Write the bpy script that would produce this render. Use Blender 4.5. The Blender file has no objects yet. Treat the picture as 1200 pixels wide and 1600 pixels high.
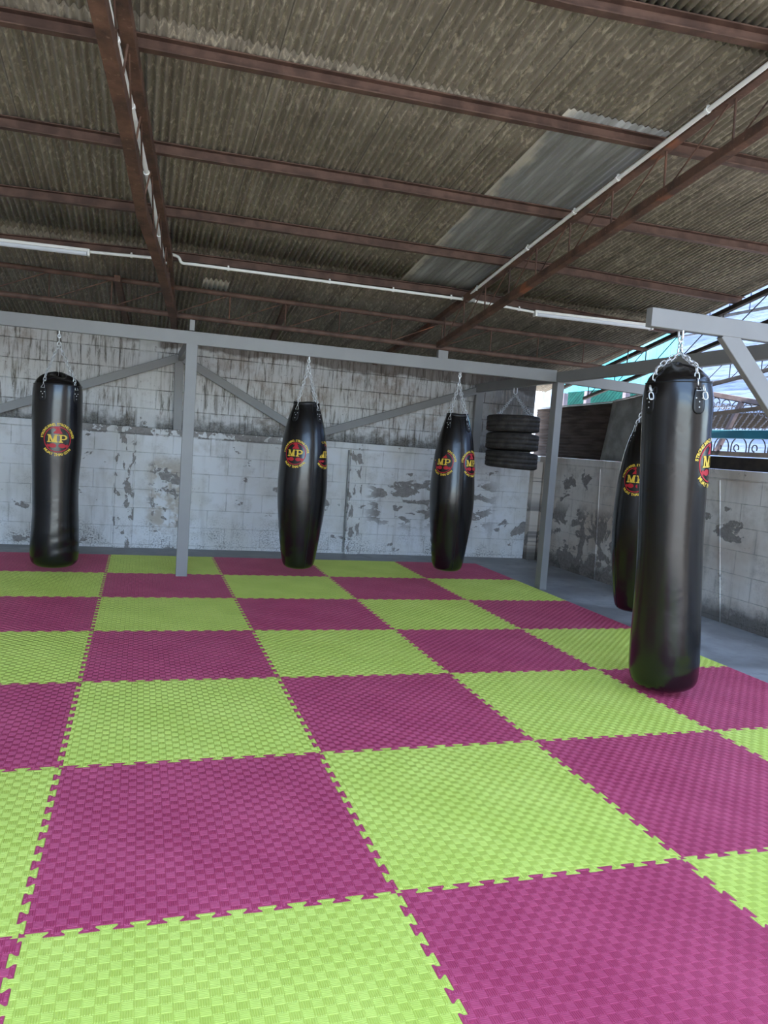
import bpy, bmesh, math, random
from mathutils import Vector, Matrix
random.seed(7)
PI = math.pi
sc = bpy.context.scene
COL = sc.collection

# ------------------------------------------------------------------ helpers
class MB:
    """collects geometry; build() links it as ONE mesh object"""
    def __init__(s): s.v = []; s.f = []; s.m = []; s.sm = []
    def add(s, vs, fs, mi=0, smooth=False):
        o = len(s.v); s.v += [tuple(v) for v in vs]
        for f in fs:
            s.f.append(tuple(i + o for i in f)); s.m.append(mi); s.sm.append(smooth)
    def box(s, c, d, M=None, mi=0):
        x, y, z = d[0]/2, d[1]/2, d[2]/2
        vs = [Vector((a*x, b*y, e*z)) for a in (-1, 1) for b in (-1, 1) for e in (-1, 1)]
        if M: vs = [M @ v for v in vs]
        vs = [v + Vector(c) for v in vs]
        s.add(vs, [(0, 1, 3, 2), (4, 6, 7, 5), (0, 4, 5, 1), (2, 3, 7, 6), (0, 2, 6, 4), (1, 5, 7, 3)], mi)
    def bar(s, a, b, w, h, up=(0, 0, 1), mi=0, bev=0.0):
        """rectangular bar from a to b; w sideways, h along up; optional chamfer"""
        a = Vector(a); b = Vector(b); d = (b-a).normalized(); up = Vector(up)
        sd = d.cross(up).normalized(); u = sd.cross(d).normalized()
        if bev > 0:
            x, y, e = w/2, h/2, bev
            pr = [(-x+e, -y), (x-e, -y), (x, -y+e), (x, y-e), (x-e, y), (-x+e, y), (-x, y-e), (-x, -y+e)]
        else:
            pr = [(-w/2, -h/2), (w/2, -h/2), (w/2, h/2), (-w/2, h/2)]
        s.sweep([a, b], pr, sd, u, mi)
    def sweep(s, pts, pr, sd=None, u=None, mi=0, smooth=False):
        n = len(pr); pts = [Vector(p) for p in pts]; vs = []
        for i, p in enumerate(pts):
            if sd is None or len(pts) > 2:
                d = (pts[min(i+1, len(pts)-1)] - pts[max(i-1, 0)]).normalized()
                upv = Vector((0, 0, 1)) if abs(d.z) < .95 else Vector((0, 1, 0))
                S = d.cross(upv).normalized(); U = S.cross(d).normalized()
            else: S, U = sd, u
            vs += [p + S*x + U*y for x, y in pr]
        fs = []
        for i in range(len(pts)-1):
            for k in range(n):
                fs.append((i*n+k, i*n+(k+1) % n, (i+1)*n+(k+1) % n, (i+1)*n+k))
        s.add(vs, fs, mi, smooth)
        s.add([vs[k] for k in range(n)], [tuple(range(n-1, -1, -1))], mi)
        s.add([vs[-n+k] for k in range(n)], [tuple(range(n))], mi)
    def tube(s, pts, r, n=8, mi=0, closed=False):
        pts = [Vector(p) for p in pts]; N = len(pts); vs = []; prev = None
        for i, p in enumerate(pts):
            if closed: d = (pts[(i+1) % N] - pts[i-1]).normalized()
            else: d = (pts[min(i+1, N-1)] - pts[max(i-1, 0)]).normalized()
            if prev is None:
                t = Vector((0, 0, 1)) if abs(d.z) < .9 else Vector((1, 0, 0))
                S = d.cross(t).normalized()
            else:
                S = (prev - d*prev.dot(d)).normalized()
            prev = S; U = d.cross(S)
            vs += [p + S*(r*math.cos(2*PI*k/n)) + U*(r*math.sin(2*PI*k/n)) for k in range(n)]
        fs = []
        for i in range(N if closed else N-1):
            j = (i+1) % N
            for k in range(n):
                fs.append((i*n+k, i*n+(k+1) % n, j*n+(k+1) % n, j*n+k))
        s.add(vs, fs, mi, True)
        if not closed:
            s.add(vs[:n], [tuple(range(n-1, -1, -1))], mi); s.add(vs[-n:], [tuple(range(n))], mi)
    def lathe(s, prof, n=48, mi=0, fn=None, cap=True):
        """prof [(r,z)]; fn(az,z,r)->(r,z) modulation"""
        vs = []
        for r, z in prof:
            for k in range(n):
                a = 2*PI*k/n; rr, zz = (r, z) if fn is None else fn(a, z, r)
                vs.append((rr*math.cos(a), rr*math.sin(a), zz))
        fs = []
        for i in range(len(prof)-1):
            for k in range(n):
                fs.append((i*n+k, i*n+(k+1) % n, (i+1)*n+(k+1) % n, (i+1)*n+k))
        s.add(vs, fs, mi, True)
    def build(s, name, mat, parent=None, bevel=0):
        me = bpy.data.meshes.new(name); me.from_pydata(s.v, [], s.f); me.update()
        mats = mat if isinstance(mat, (list, tuple)) else [mat]
        for m in mats: me.materials.append(m)
        me.polygons.foreach_set('material_index', s.m)
        me.polygons.foreach_set('use_smooth', s.sm)
        bm = bmesh.new(); bm.from_mesh(me)
        bmesh.ops.recalc_face_normals(bm, faces=bm.faces); bm.to_mesh(me); bm.free()
        o = bpy.data.objects.new(name, me); COL.objects.link(o)
        if parent: o.parent = parent
        if bevel:
            b = o.modifiers.new('bevel', 'BEVEL'); b.width = bevel; b.segments = 2; b.limit_method = 'ANGLE'
        return o

def empty(name, loc=(0, 0, 0), rot=(0, 0, 0)):
    o = bpy.data.objects.new(name, None); COL.objects.link(o)
    o.location = loc; o.rotation_euler = rot; o.empty_display_size = .1
    return o
def tag(o, label=None, cat=None, group=None, kind=None):
    if label: o['label'] = label
    if cat: o['category'] = cat
    if group: o['group'] = group
    if kind: o['kind'] = kind
    return o
def struct(o, label, cat): return tag(o, label, cat, kind='structure')

# ------------------------------------------------------------------ materials
def newmat(name, col=(.5, .5, .5), rough=.6, metal=0, spec=.5):
    m = bpy.data.materials.new(name); m.use_nodes = True
    b = m.node_tree.nodes['Principled BSDF']
    b.inputs['Base Color'].default_value = (*col, 1); b.inputs['Roughness'].default_value = rough
    b.inputs['Metallic'].default_value = metal; b.inputs['Specular IOR Level'].default_value = spec
    return m, m.node_tree, b
class N:
    """tiny node builder"""
    def __init__(s, nt): s.nt = nt; s.L = nt.links
    def n(s, t, **k):
        x = s.nt.nodes.new(t)
        for a, b in k.items(): setattr(x, a, b)
        return x
    def link(s, a, b): s.L.new(a, b)
    def setin(s, sock, v):
        if hasattr(v, 'is_output') or isinstance(v, bpy.types.NodeSocket): s.L.new(v, sock)
        else: sock.default_value = v
    def math(s, op, a, b=0.0, c=None, clamp=False):
        x = s.n('ShaderNodeMath', operation=op, use_clamp=clamp)
        s.setin(x.inputs[0], a); s.setin(x.inputs[1], b)
        if c is not None: s.setin(x.inputs[2], c)
        return x.outputs[0]
    def mix(s, f, a, b, blend='MIX'):
        x = s.n('ShaderNodeMix', data_type='RGBA', blend_type=blend)
        s.setin(x.inputs[0], f)
        for i, v in ((6, a), (7, b)):
            if isinstance(v, tuple): v = (*v, 1) if len(v) == 3 else v
            s.setin(x.inputs[i], v)
        return x.outputs[2]
    def coord(s): return s.n('ShaderNodeTexCoord').outputs['Object']
    def xyz(s, v):
        x = s.n('ShaderNodeSeparateXYZ'); s.L.new(v, x.inputs[0]); return x.outputs
    def comb(s, x, y, z=0.0):
        c = s.n('ShaderNodeCombineXYZ')
        for i, v in enumerate((x, y, z)): s.setin(c.inputs[i], v)
        return c.outputs[0]
    def noise(s, v, scale, detail=4, rough=.55, dist=0.0):
        x = s.n('ShaderNodeTexNoise'); s.L.new(v, x.inputs['Vector'])
        x.inputs['Scale'].default_value = scale; x.inputs['Detail'].default_value = detail
        x.inputs['Roughness'].default_value = rough; x.inputs['Distortion'].default_value = dist
        return x.outputs['Fac']
    def scalev(s, v, sx, sy, sz):
        x = s.n('ShaderNodeVectorMath', operation='MULTIPLY'); s.L.new(v, x.inputs[0])
        x.inputs[1].default_value = (sx, sy, sz); return x.outputs[0]
    def ramp(s, f, stops, interp='LINEAR'):
        x = s.n('ShaderNodeValToRGB'); s.L.new(f, x.inputs[0]); r = x.color_ramp; r.interpolation = interp
        while len(r.elements) < len(stops): r.elements.new(.5)
        for e, (p, c) in zip(r.elements, stops):
            e.position = p; e.color = (*c, 1) if isinstance(c, tuple) else (c, c, c, 1)
        return x.outputs[0]
    def step(s, v, a, b):
        x = s.n('ShaderNodeMapRange', interpolation_type='SMOOTHSTEP'); s.L.new(v, x.inputs[0])
        x.inputs[1].default_value = a; x.inputs[2].default_value = b; return x.outputs[0]
    def bump(s, h, strength, dist, bsdf):
        x = s.n('ShaderNodeBump'); s.L.new(h, x.inputs['Height'])
        x.inputs['Strength'].default_value = strength; x.inputs['Distance'].default_value = dist
        s.L.new(x.outputs[0], bsdf.inputs['Normal'])

def mat_simple(name, c1, c2, rough=.6, scale=8, metal=0, bump=0, spec=.5, stretch=(1, 1, 1)):
    m, nt, b = newmat(name, c1, rough, metal, spec); k = N(nt)
    v = k.scalev(k.coord(), *stretch)
    f = k.noise(v, scale, 5)
    f = k.step(f, .35, .65)
    k.link(k.mix(f, c1, c2), b.inputs['Base Color'])
    if bump: k.bump(k.noise(v, scale*6, 3), .5, bump, b)
    return m

# foam
M_GREEN = mat_simple('foam_lime', (.64, .72, .115), (.70, .77, .14), .55, 3, spec=.4)
M_PLUM = mat_simple('foam_plum', (.54, .062, .135), (.60, .08, .158), .5, 3, spec=.4)
# grey paint
M_STEEL = mat_simple('grey_painted_steel', (.28, .272, .265), (.305, .297, .288), .42, 3, spec=.4)
# rusty steel
def mat_rust():
    m, nt, b = newmat('rusty_brown_steel', rough=.75); k = N(nt); v = k.coord()
    f = k.noise(v, 7, 6, .6); g = k.noise(v, 45, 4, .6)
    c = k.ramp(f, [(.3, (.045, .025, .018)), (.5, (.105, .052, .034)), (.68, (.17, .085, .055))])
    c = k.mix(k.math('MULTIPLY', k.step(g, .58, .75), .6), c, (.27, .17, .115))
    c = k.mix(k.math('MULTIPLY', k.step(k.noise(v, 2.2, 3), .64, .72), .8), c, (.30, .10, .045))
    k.link(c, b.inputs['Base Color']); k.bump(g, .4, .002, b)
    return m
M_RUST = mat_rust()
M_PURLIN = mat_simple('maroon_purlin_steel', (.075, .040, .030), (.14, .078, .058), .7, 9, bump=.002)
M_DARKIRON = mat_simple('dark_iron', (.018, .014, .012), (.04, .03, .024), .7, 9)
# roof sheets
def mat_roof(name, light=False):
    m, nt, b = newmat(name, rough=.7); k = N(nt); v = k.coord(); x, y, z = k.xyz(v)
    fine = k.noise(k.scalev(v, 45, 14, 1), 1, 4, .7, .6)
    streak = k.noise(k.scalev(v, 14, .8, 1), 1, 3, .6)
    big = k.noise(v, .9, 3)
    if light:
        c = k.ramp(streak, [(.3, (.17, .17, .16)), (.5, (.23, .235, .23)), (.66, (.36, .37, .37))])
        c = k.mix(k.math('MULTIPLY', k.step(fine, .5, .8), .35), c, (.42, .43, .42))
        edge = k.math('ADD', k.math('MULTIPLY', k.math('SUBTRACT', k.noise(k.scalev(v, 3, 4, 1), 1, 4), .5), .25), x)
        c = k.mix(k.math('SUBTRACT', 1.0, k.step(edge, 2.24, 2.32)), c, (.48, .45, .38))
    else:
        c = k.ramp(streak, [(.3, (.165, .143, .112)), (.55, (.25, .222, .178)), (.75, (.31, .28, .23))])
        c = k.mix(k.math('MULTIPLY', k.step(fine, .50, .66), .75), c, (.52, .46, .36))
        c = k.mix(k.math('MULTIPLY', k.step(k.noise(k.scalev(v, 60, 20, 1), 1, 3, .6), .55, .7), .5), c, (.07, .066, .055))
        c = k.mix(k.math('MULTIPLY', k.step(big, .45, .65), .3), c, (.10, .085, .062))
    if not light:   # lapped edges of the single sheets
        fx = k.math('FRACT', k.math('MULTIPLY', k.math('ADD', x, -.30+6.3), 1/.615))
        sm = k.math('LESS_THAN', fx, .010)
        c = k.mix(k.math('MULTIPLY', sm, .75), c, (.06, .052, .042))
    k.link(c, b.inputs['Base Color']); k.bump(fine, .4, .003, b)
    return m
M_ROOF = mat_roof('weathered_corrugated_sheet'); M_ROOFL = mat_roof('pale_corrugated_sheet', True)

# block walls
def mat_lower_wall(name, axis, warm=0.0):
    m, nt, b = newmat(name, rough=.85, spec=.2); k = N(nt); v = k.coord(); x, y, z = k.xyz(v)
    u = x if axis == 'x' else y
    w = k.comb(u, z)
    br = k.n('ShaderNodeTexBrick'); k.link(k.comb(k.math('ADD', u, .22), k.math('ADD', z, -.018)), br.inputs['Vector'])
    br.inputs['Scale'].default_value = 1; br.inputs['Brick Width'].default_value = .40; br.inputs['Row Height'].default_value = .2
    br.inputs['Mortar Size'].default_value = .0035; br.inputs['Mortar Smooth'].default_value = .4
    mort = br.outputs['Fac']
    big = k.noise(w, 1.3, 4); mid = k.noise(w, 5, 6, .65); fin = k.noise(w, 28, 5, .65)
    cool = (.83, .83, .84) if warm == 0 else (.84, .79, .73)
    wrm = (.75, .73, .695) if warm == 0 else (.68, .59, .51)
    c = k.mix(k.step(big, .4, .62), cool, wrm)
    c = k.mix(k.math('MULTIPLY', k.step(mid, .48, .68), .45), c, (.60, .575, .54) if warm == 0 else (.52, .46, .40))
    # streaks
    st = k.noise(k.comb(k.math('MULTIPLY', u, 9), k.math('MULTIPLY', z, 1.1)), 1, 4, .6)
    c = k.mix(k.math('MULTIPLY', k.step(st, .5, .7), .3), c, (.36, .33, .29))
    # broken mortar joints
    jm = k.math('MULTIPLY', mort, k.math('ADD', k.math('MULTIPLY', k.step(mid, .4, .6), .4), .12))
    c = k.mix(jm, c, (.24, .22, .20))
    # rust freckles and mould specks
    c = k.mix(k.math('MULTIPLY', k.math('MULTIPLY', k.step(fin, .60, .68), k.step(big, .52, .66)), .8), c, (.26, .19, .13))
    spk = k.noise(w, 60, 4, .7)
    low = k.math('ADD', k.math('SUBTRACT', 1.0, k.step(z, .0, .42)), k.math('MULTIPLY', k.math('SUBTRACT', mid, .5), 1.6))
    c = k.mix(k.math('MULTIPLY', k.math('MULTIPLY', k.step(spk, .47, .6), k.math('MULTIPLY', k.math('MULTIPLY', low, k.step(k.noise(w, 3.1, 4), .38, .62)), 1.0, clamp=True)), .8), c, (.12, .12, .115))
    if warm:
        c = k.mix(k.math('MULTIPLY', k.math('SUBTRACT', 1.0, k.step(k.math('ADD', z, k.math('MULTIPLY', mid, .35)), .22, .38)), .8), c, (.07, .065, .06))
    # peeled paint
    p1 = k.noise(k.comb(k.math('MULTIPLY', u, 2.6), k.math('MULTIPLY', z, 4.2)), 1, 7, .62, .3)
    zone = k.noise(k.comb(k.math('ADD', k.math('MULTIPLY', u, .8), 3.7), k.math('MULTIPLY', z, 1.0)), 1, 2)
    pe = k.step(k.math('ADD', p1, k.math('MULTIPLY', k.math('SUBTRACT', zone, .5), .35)), .615, .63)
    if warm == 0:
        # the ledge band is peeled most in the left half
        band = k.math('MULTIPLY', k.step(z, 1.195, 1.21), k.math('SUBTRACT', 1.0, k.step(u, 1.5, 2.3)))
        band = k.math('MULTIPLY', band, k.step(u, -.6, -.2))
        pb = k.math('MULTIPLY', band, k.step(k.noise(w, 7, 5, .6), .46, .48))
        # patches between the second pilaster and the corner
        zz = k.math('MULTIPLY', k.math('MULTIPLY', k.step(u, 2.75, 2.95), k.math('SUBTRACT', 1.0, k.step(u, 4.3, 4.6))),
                    k.math('MULTIPLY', k.step(z, .25, .45), k.math('SUBTRACT', 1.0, k.step(z, .85, 1.0))))
        pz = k.math('MULTIPLY', zz, k.step(k.noise(k.comb(k.math('MULTIPLY', u, 4), k.math('MULTIPLY', z, 9)), 1, 6, .6, .4), .53, .55))
        pil = k.math('MULTIPLY', k.step(u, -.02, .0), k.math('SUBTRACT', 1.0, k.step(u, .19, .21)))
        pil2 = k.math('MULTIPLY', k.step(u, 2.56, 2.58), k.math('SUBTRACT', 1.0, k.step(u, 2.73, 2.75)))
        pp = k.math('MULTIPLY', k.math('MAXIMUM', pil, pil2), k.step(k.noise(k.comb(k.math('MULTIPLY', u, 11), k.math('MULTIPLY', z, 5)), 1, 5, .6, .4), .545, .56))
        stn = k.math('MULTIPLY', k.math('MULTIPLY', k.step(u, .28, .42), k.math('SUBTRACT', 1.0, k.step(u, .68, .85))), k.math('MULTIPLY', k.step(z, .1, .3), k.math('SUBTRACT', 1.0, k.step(z, .85, 1.05))))
        c = k.mix(k.math('MULTIPLY', k.math('MULTIPLY', stn, k.step(mid, .42, .56)), .65), c, (.46, .37, .27))
        ps = k.math('MULTIPLY', stn, k.step(k.noise(w, 9, 6, .65, .3), .57, .585))
        pe = k.math('MAXIMUM', k.math('MAXIMUM', k.math('MAXIMUM', k.math('MAXIMUM', pe, pb), pz), pp), ps)
    else:
        zz = k.math('MULTIPLY', k.step(u, 4.0, 5.0), k.math('SUBTRACT', 1.0, k.step(z, .62, .8)))
        pz = k.math('MULTIPLY', zz, k.step(k.noise(w, 3.2, 6, .6, .4), .50, .52))
        pe = k.math('MAXIMUM', pe, pz)
    pe = k.math('MULTIPLY', pe, .9)
    c = k.mix(pe, c, k.mix(k.step(fin, .4, .6), (.23, .205, .19), (.31, .28, .26)))
    k.link(c, b.inputs['Base Color'])
    h = k.math('SUBTRACT', k.math('MULTIPLY', fin, .25), k.math('ADD', k.math('MULTIPLY', mort, .6), k.math('MULTIPLY', pe, .5)))
    k.bump(h, .8, .006, b)
    return m
M_LOW = mat_lower_wall('peeling_white_block_wall', 'x'); M_RWALL = mat_lower_wall('stained_grey_block_wall', 'y', 1.0)

def mat_upper_wall():
    m, nt, b = newmat('streaked_block_wall', rough=.9, spec=.15); k = N(nt); v = k.coord(); x, y, z = k.xyz(v)
    w = k.comb(x, z)
    br = k.n('ShaderNodeTexBrick'); k.link(k.comb(k.math('ADD', x, .01), k.math('ADD', z, -.055)), br.inputs['Vector'])
    br.inputs['Scale'].default_value = 1; br.inputs['Brick Width'].default_value = .39; br.inputs['Row Height'].default_value = .205
    br.inputs['Mortar Size'].default_value = .006; br.inputs['Mortar Smooth'].default_value = .3
    mort = br.outputs['Fac']
    st = k.noise(k.comb(k.math('MULTIPLY', x, 24), k.math('MULTIPLY', z, 2.6)), 1, 6, .72, .5)
    st2 = k.noise(k.comb(k.math('ADD', k.math('MULTIPLY', x, 30), 5.0), k.math('MULTIPLY', z, 1.4)), 1, 5, .6, .3)
    big = k.noise(w, 1.1, 4); mid = k.noise(w, 6, 6, .65); spk = k.noise(w, 55, 4, .7)
    c = k.ramp(st, [(.34, (.16, .145, .13)), (.42, (.46, .435, .40)), (.49, (.74, .72, .70)), (.8, (.84, .83, .82))])
    c = k.mix(k.math('MULTIPLY', k.step(st2, .55, .70), .5), c, (.33, .295, .255))
    brown = k.math('MULTIPLY', k.step(k.math('ADD', big, k.math('MULTIPLY', k.step(x, .4, 2.4), .10)), .50, .66), k.step(mid, .42, .6))
    c = k.mix(k.math('MULTIPLY', brown, .5), c, (.34, .235, .16))
    # whitewash missing below the eaves to the right
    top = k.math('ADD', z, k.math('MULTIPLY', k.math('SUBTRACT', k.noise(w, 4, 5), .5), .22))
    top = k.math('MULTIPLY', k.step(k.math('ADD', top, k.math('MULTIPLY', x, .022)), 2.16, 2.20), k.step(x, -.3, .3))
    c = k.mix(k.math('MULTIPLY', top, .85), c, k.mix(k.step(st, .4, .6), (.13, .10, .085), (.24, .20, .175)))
    # dark weathering in the right corner; darker speckled band along the ledge
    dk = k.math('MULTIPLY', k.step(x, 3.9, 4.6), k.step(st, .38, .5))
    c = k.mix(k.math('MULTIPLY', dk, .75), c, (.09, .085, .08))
    low = k.math('SUBTRACT', 1.0, k.step(k.math('ADD', z, k.math('MULTIPLY', k.math('SUBTRACT', mid, .5), -.5)), 1.30, 1.48))
    c = k.mix(k.math('MULTIPLY', low, .8), c, k.mix(k.step(spk, .42, .58), (.05, .05, .045), (.22, .20, .17)))
    c = k.mix(k.math('MULTIPLY', k.math('MULTIPLY', k.step(spk, .58, .66), k.step(mid, .48, .6)), .7), c, (.06, .06, .055))
    c = k.mix(k.math('MULTIPLY', mort, k.math('ADD', k.math('MULTIPLY', k.step(mid, .4, .6), .6), .12)), c, (.12, .105, .09))
    # thick whitewash run next to the left post
    run = k.math('MULTIPLY', k.step(x, .16, .2), k.math('SUBTRACT', 1.0, k.step(x, .36, .42)))
    run = k.math('MULTIPLY', run, k.step(mid, .40, .44))
    c = k.mix(k.math('MULTIPLY', run, .8), c, (.80, .79, .77))
    k.link(c, b.inputs['Base Color'])
    h = k.math('SUBTRACT', k.math('MULTIPLY', st, .5), mort)
    k.bump(h, .9, .008, b)
    return m
M_UP = mat_upper_wall()

def mat_floor():
    m, nt, b = newmat('worn_grey_concrete', rough=.55, spec=.4); k = N(nt); v = k.coord()
    a = k.noise(v, 1.6, 6, .65, .4); d = k.noise(v, 7, 6, .7)
    c = k.ramp(a, [(.3, (.15, .15, .148)), (.5, (.29, .29, .285)), (.68, (.42, .42, .41))])
    c = k.mix(k.math('MULTIPLY', k.step(d, .5, .7), .5), c, (.17, .17, .165))
    k.link(c, b.inputs['Base Color']); k.bump(d, .3, .004, b)
    k.link(k.ramp(a, [(.3, .35), (.7, .7)]), b.inputs['Roughness'])
    return m
M_FLOOR = mat_floor()
M_GROUND = mat_simple('sunlit_yard_concrete', (.34, .31, .27), (.42, .39, .35), .85, 1.5)

def mat_leather():
    m, nt, b = newmat('black_bag_leather', (.0065, .0055, .0055), .25, 0, .6); k = N(nt); v = k.coord()
    wr = k.noise(v, 9, 3, .5, .5); gr = k.noise(v, 260, 2)
    h = k.math('ADD', k.math('MULTIPLY', wr, 1.0), k.math('MULTIPLY', gr, .06))
    b.inputs['Coat Weight'].default_value = .2; b.inputs['Coat Roughness'].default_value = .22
    k.bump(h, .22, .008, b)
    k.link(k.ramp(k.noise(v, 5, 4), [(.35, .18), (.65, .27)]), b.inputs['Roughness'])
    return m
M_LEATHER = mat_leather()
M_TRIMLEATHER = mat_simple('black_trim_leather', (.008, .0075, .0075), (.014, .013, .013), .42, 20, bump=.001)
M_CHROME = newmat('zinc_plated_steel', (.86, .86, .86), .35, .75)[0]
M_YEL = newmat('yellow_print', (.90, .60, .07), .5)[0]
M_RED = newmat('red_print', (.55, .018, .03), .5)[0]
M_PVC = mat_simple('white_plastic', (.84, .84, .81), (.9, .9, .88), .45, 4)
M_TUBE = mat_simple('frosted_lamp_cover', (.62, .66, .72), (.68, .71, .77), .35, 3)
M_GREYBOX = mat_simple('grey_plastic', (.33, .33, .31), (.42, .42, .4), .6, 12)
def mat_rubber():
    m, nt, b = newmat('dusty_tyre_rubber', rough=.7, spec=.3); k = N(nt); v = k.coord()
    c = k.ramp(k.noise(v, 12, 6, .7), [(.35, (.03, .025, .022)), (.6, (.065, .055, .048)), (.8, (.15, .13, .11))])
    k.link(c, b.inputs['Base Color']); k.bump(k.noise(v, 90, 3), .4, .002, b); return m
M_RUBBER = mat_rubber()
M_BROWNSH = mat_simple('brown_painted_sheet', (.058, .043, .036), (.10, .076, .066), .9, 4, spec=.12, stretch=(1, .6, 6))
M_CEMENT = mat_simple('mouldy_cement_sheet', (.21, .205, .19), (.33, .32, .305), .8, 6, bump=.002)
M_WHITEEDGE = mat_simple('white_edge_trim', (.55, .57, .6), (.68, .7, .72), .6, 6)
M_TEAL = mat_simple('teal_painted_steel', (.012, .13, .19), (.018, .165, .23), .4, 4)
M_PINK = mat_simple('faded_pink_paint', (.20, .15, .155), (.27, .21, .22), .7, 10)
M_IRON = mat_simple('grey_wrought_iron', (.17, .155, .17), (.25, .23, .25), .6, 14)
M_GREENSH = mat_simple('dark_green_sheet', (.003, .03, .025), (.005, .045, .036), .95, 4, spec=.05)
M_CYAN = mat_simple('cyan_translucent_sheet', (.04, .36, .44), (.16, .50, .58), .4, .6)
def mat_siding():
    m, nt, b = newmat('pale_blue_neighbour_wall', rough=.8); k = N(nt); v = k.coord(); x, y, z = k.xyz(v)
    f = k.noise(k.comb(k.math('MULTIPLY', y, 2.2), k.math('MULTIPLY', z, 26)), 1, 6, .7)
    c = k.ramp(f, [(.32, (.075, .095, .15)), (.5, (.17, .22, .34)), (.7, (.25, .31, .43))])
    c = k.mix(k.math('MULTIPLY', k.step(k.noise(v, 1.5, 4), .5, .65), .4), c, (.12, .15, .23))
    k.link(c, b.inputs['Base Color']); k.bump(f, .6, .01, b); return m
M_SIDING = mat_siding()
M_ADDEDMASS = mat_simple('added_mass_render', (.14, .12, .10), (.20, .175, .15), .85, 2)
M_WEATHER = mat_simple('weathered_white_render', (.22, .27, .30), (.36, .42, .46), .85, 5, stretch=(1, 3, 1))

# ------------------------------------------------------------------ camera
C = Vector((.23582, -1.95528, 1.28803))
yaw, pit, rol = .316102, -.0879655, .0744922
cy, sy, cp, sp, cr, sr = math.cos(yaw), math.sin(yaw), math.cos(pit), math.sin(pit), math.cos(rol), math.sin(rol)
fw = Vector((sy*cp, cy*cp, sp)); rt = Vector((cy, -sy, 0)); upv = rt.cross(fw)
R = rt*cr + upv*sr; U = -rt*sr + upv*cr
cam = bpy.data.cameras.new('camera'); co = bpy.data.objects.new('camera', cam); COL.objects.link(co)
co.matrix_world = Matrix(((R.x, U.x, -fw.x, C.x), (R.y, U.y, -fw.y, C.y), (R.z, U.z, -fw.z, C.z), (0, 0, 0, 1)))
cam.sensor_fit = 'VERTICAL'; cam.sensor_height = 36; cam.lens = 1184.39/1600*36; cam.clip_start = .05
sc.camera = co

# ------------------------------------------------------------------ setting
ROOF_S = .155
def zroof(y): return 2.595 + ROOF_S*(4.6 - y)
def xs(x, y):     # the shed is a little out of square towards its right edge
    t = min(1, max(0, (x-3.2)/2.0)); return x + .10*(y-4.6)*t*t*(3-2*t)
def bplane(x): return 4.88 - .07*(x-.63)     # line of the steel frame's front beam

m = MB(); m.box((.53, 2.6, -.07), (9.4, 9.0, .1)); f = m.build('floor', M_FLOOR); struct(f, 'worn grey concrete floor around the puzzle mats', 'floor')
m = MB(); m.box((1.5, 3, -.2), (60, 60, .12)); g = m.build('ground', M_GROUND); struct(g, 'pale concrete yard around the shed', 'ground')

# lower back wall with coping band and ledge
m = MB()
m.box((.5, 6.82, .59), (9.34, .4, 1.24)); m.box((.5, 6.813, 1.2475), (9.34, .414, .075))
w = m.build('wall_back', M_LOW, bevel=.004); struct(w, 'lower back wall of peeling white painted blocks with a ledge', 'wall')
m = MB(); m.box((.39, 6.82, 1.76), (9.18, .18, .95))
w = m.build('wall_back_upper', M_UP); struct(w, 'upper back wall of streaked bare blocks above the ledge', 'wall')
for i, (a, bx, lab) in enumerate([(.005, .195, 'peeling white pilaster on the back wall left of the left post'), (2.575, 2.735, 'peeling white pilaster on the back wall between the teardrop bags')]):
    m = MB(); m.box(((a+bx)/2, 6.607, .589), (bx-a, .036, 1.236)); o = m.build('trim_%d' % (i+1), M_LOW, bevel=.003); struct(o, lab, 'pilaster')
m = MB(); m.box((5.0, 6.57, .60), (.12, .10, 1.25)); o = m.build('trim_3', M_RWALL, bevel=.004); struct(o, 'added corner strip between the two walls, standing in for a shaded wall end', 'pilaster')  # strip added in the corner to give the wall end's shadow
m = MB(); m.tube([(2.56, 6.598, .0), (2.552, 6.598, 1.2)], .009, 8); o = m.build('trim_4', M_CEMENT); struct(o, 'thin grey rod standing against the left edge of the pilaster', 'rod')
m = MB(); m.box((5.17, 2.46, .59), (.2, 8.3, 1.24)); m.box((5.166, 2.46, 1.2525), (.208, 8.3, .085))
o = m.build('wall_right', M_RWALL, bevel=.004); struct(o, 'low right wall of stained grey blocks', 'wall')
for i, yy in enumerate((3.36, 5.24)):
    m = MB(); m.bar((5.068, yy-.09 if yy < 4 else yy-.05, -.02), (5.068, yy+.10 if yy < 4 else yy+.04, 1.2), .01, .012, up=(1, 0, 0))
    o = m.build('trim_%d' % (5+i), M_RWALL); struct(o, 'pale raised joint line on the low right wall, %s' % ('nearer one' if i == 0 else 'farther one'), 'wall joint')
m = MB(); m.box((-4.22, 2.6, 1.5), (.16, 9.0, 3.4)); o = m.build('wall_left', M_RWALL); struct(o, 'added left block wall of the shed, outside the view, blocking side light', 'wall')  # unseen wall, added to keep light out on the left

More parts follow.
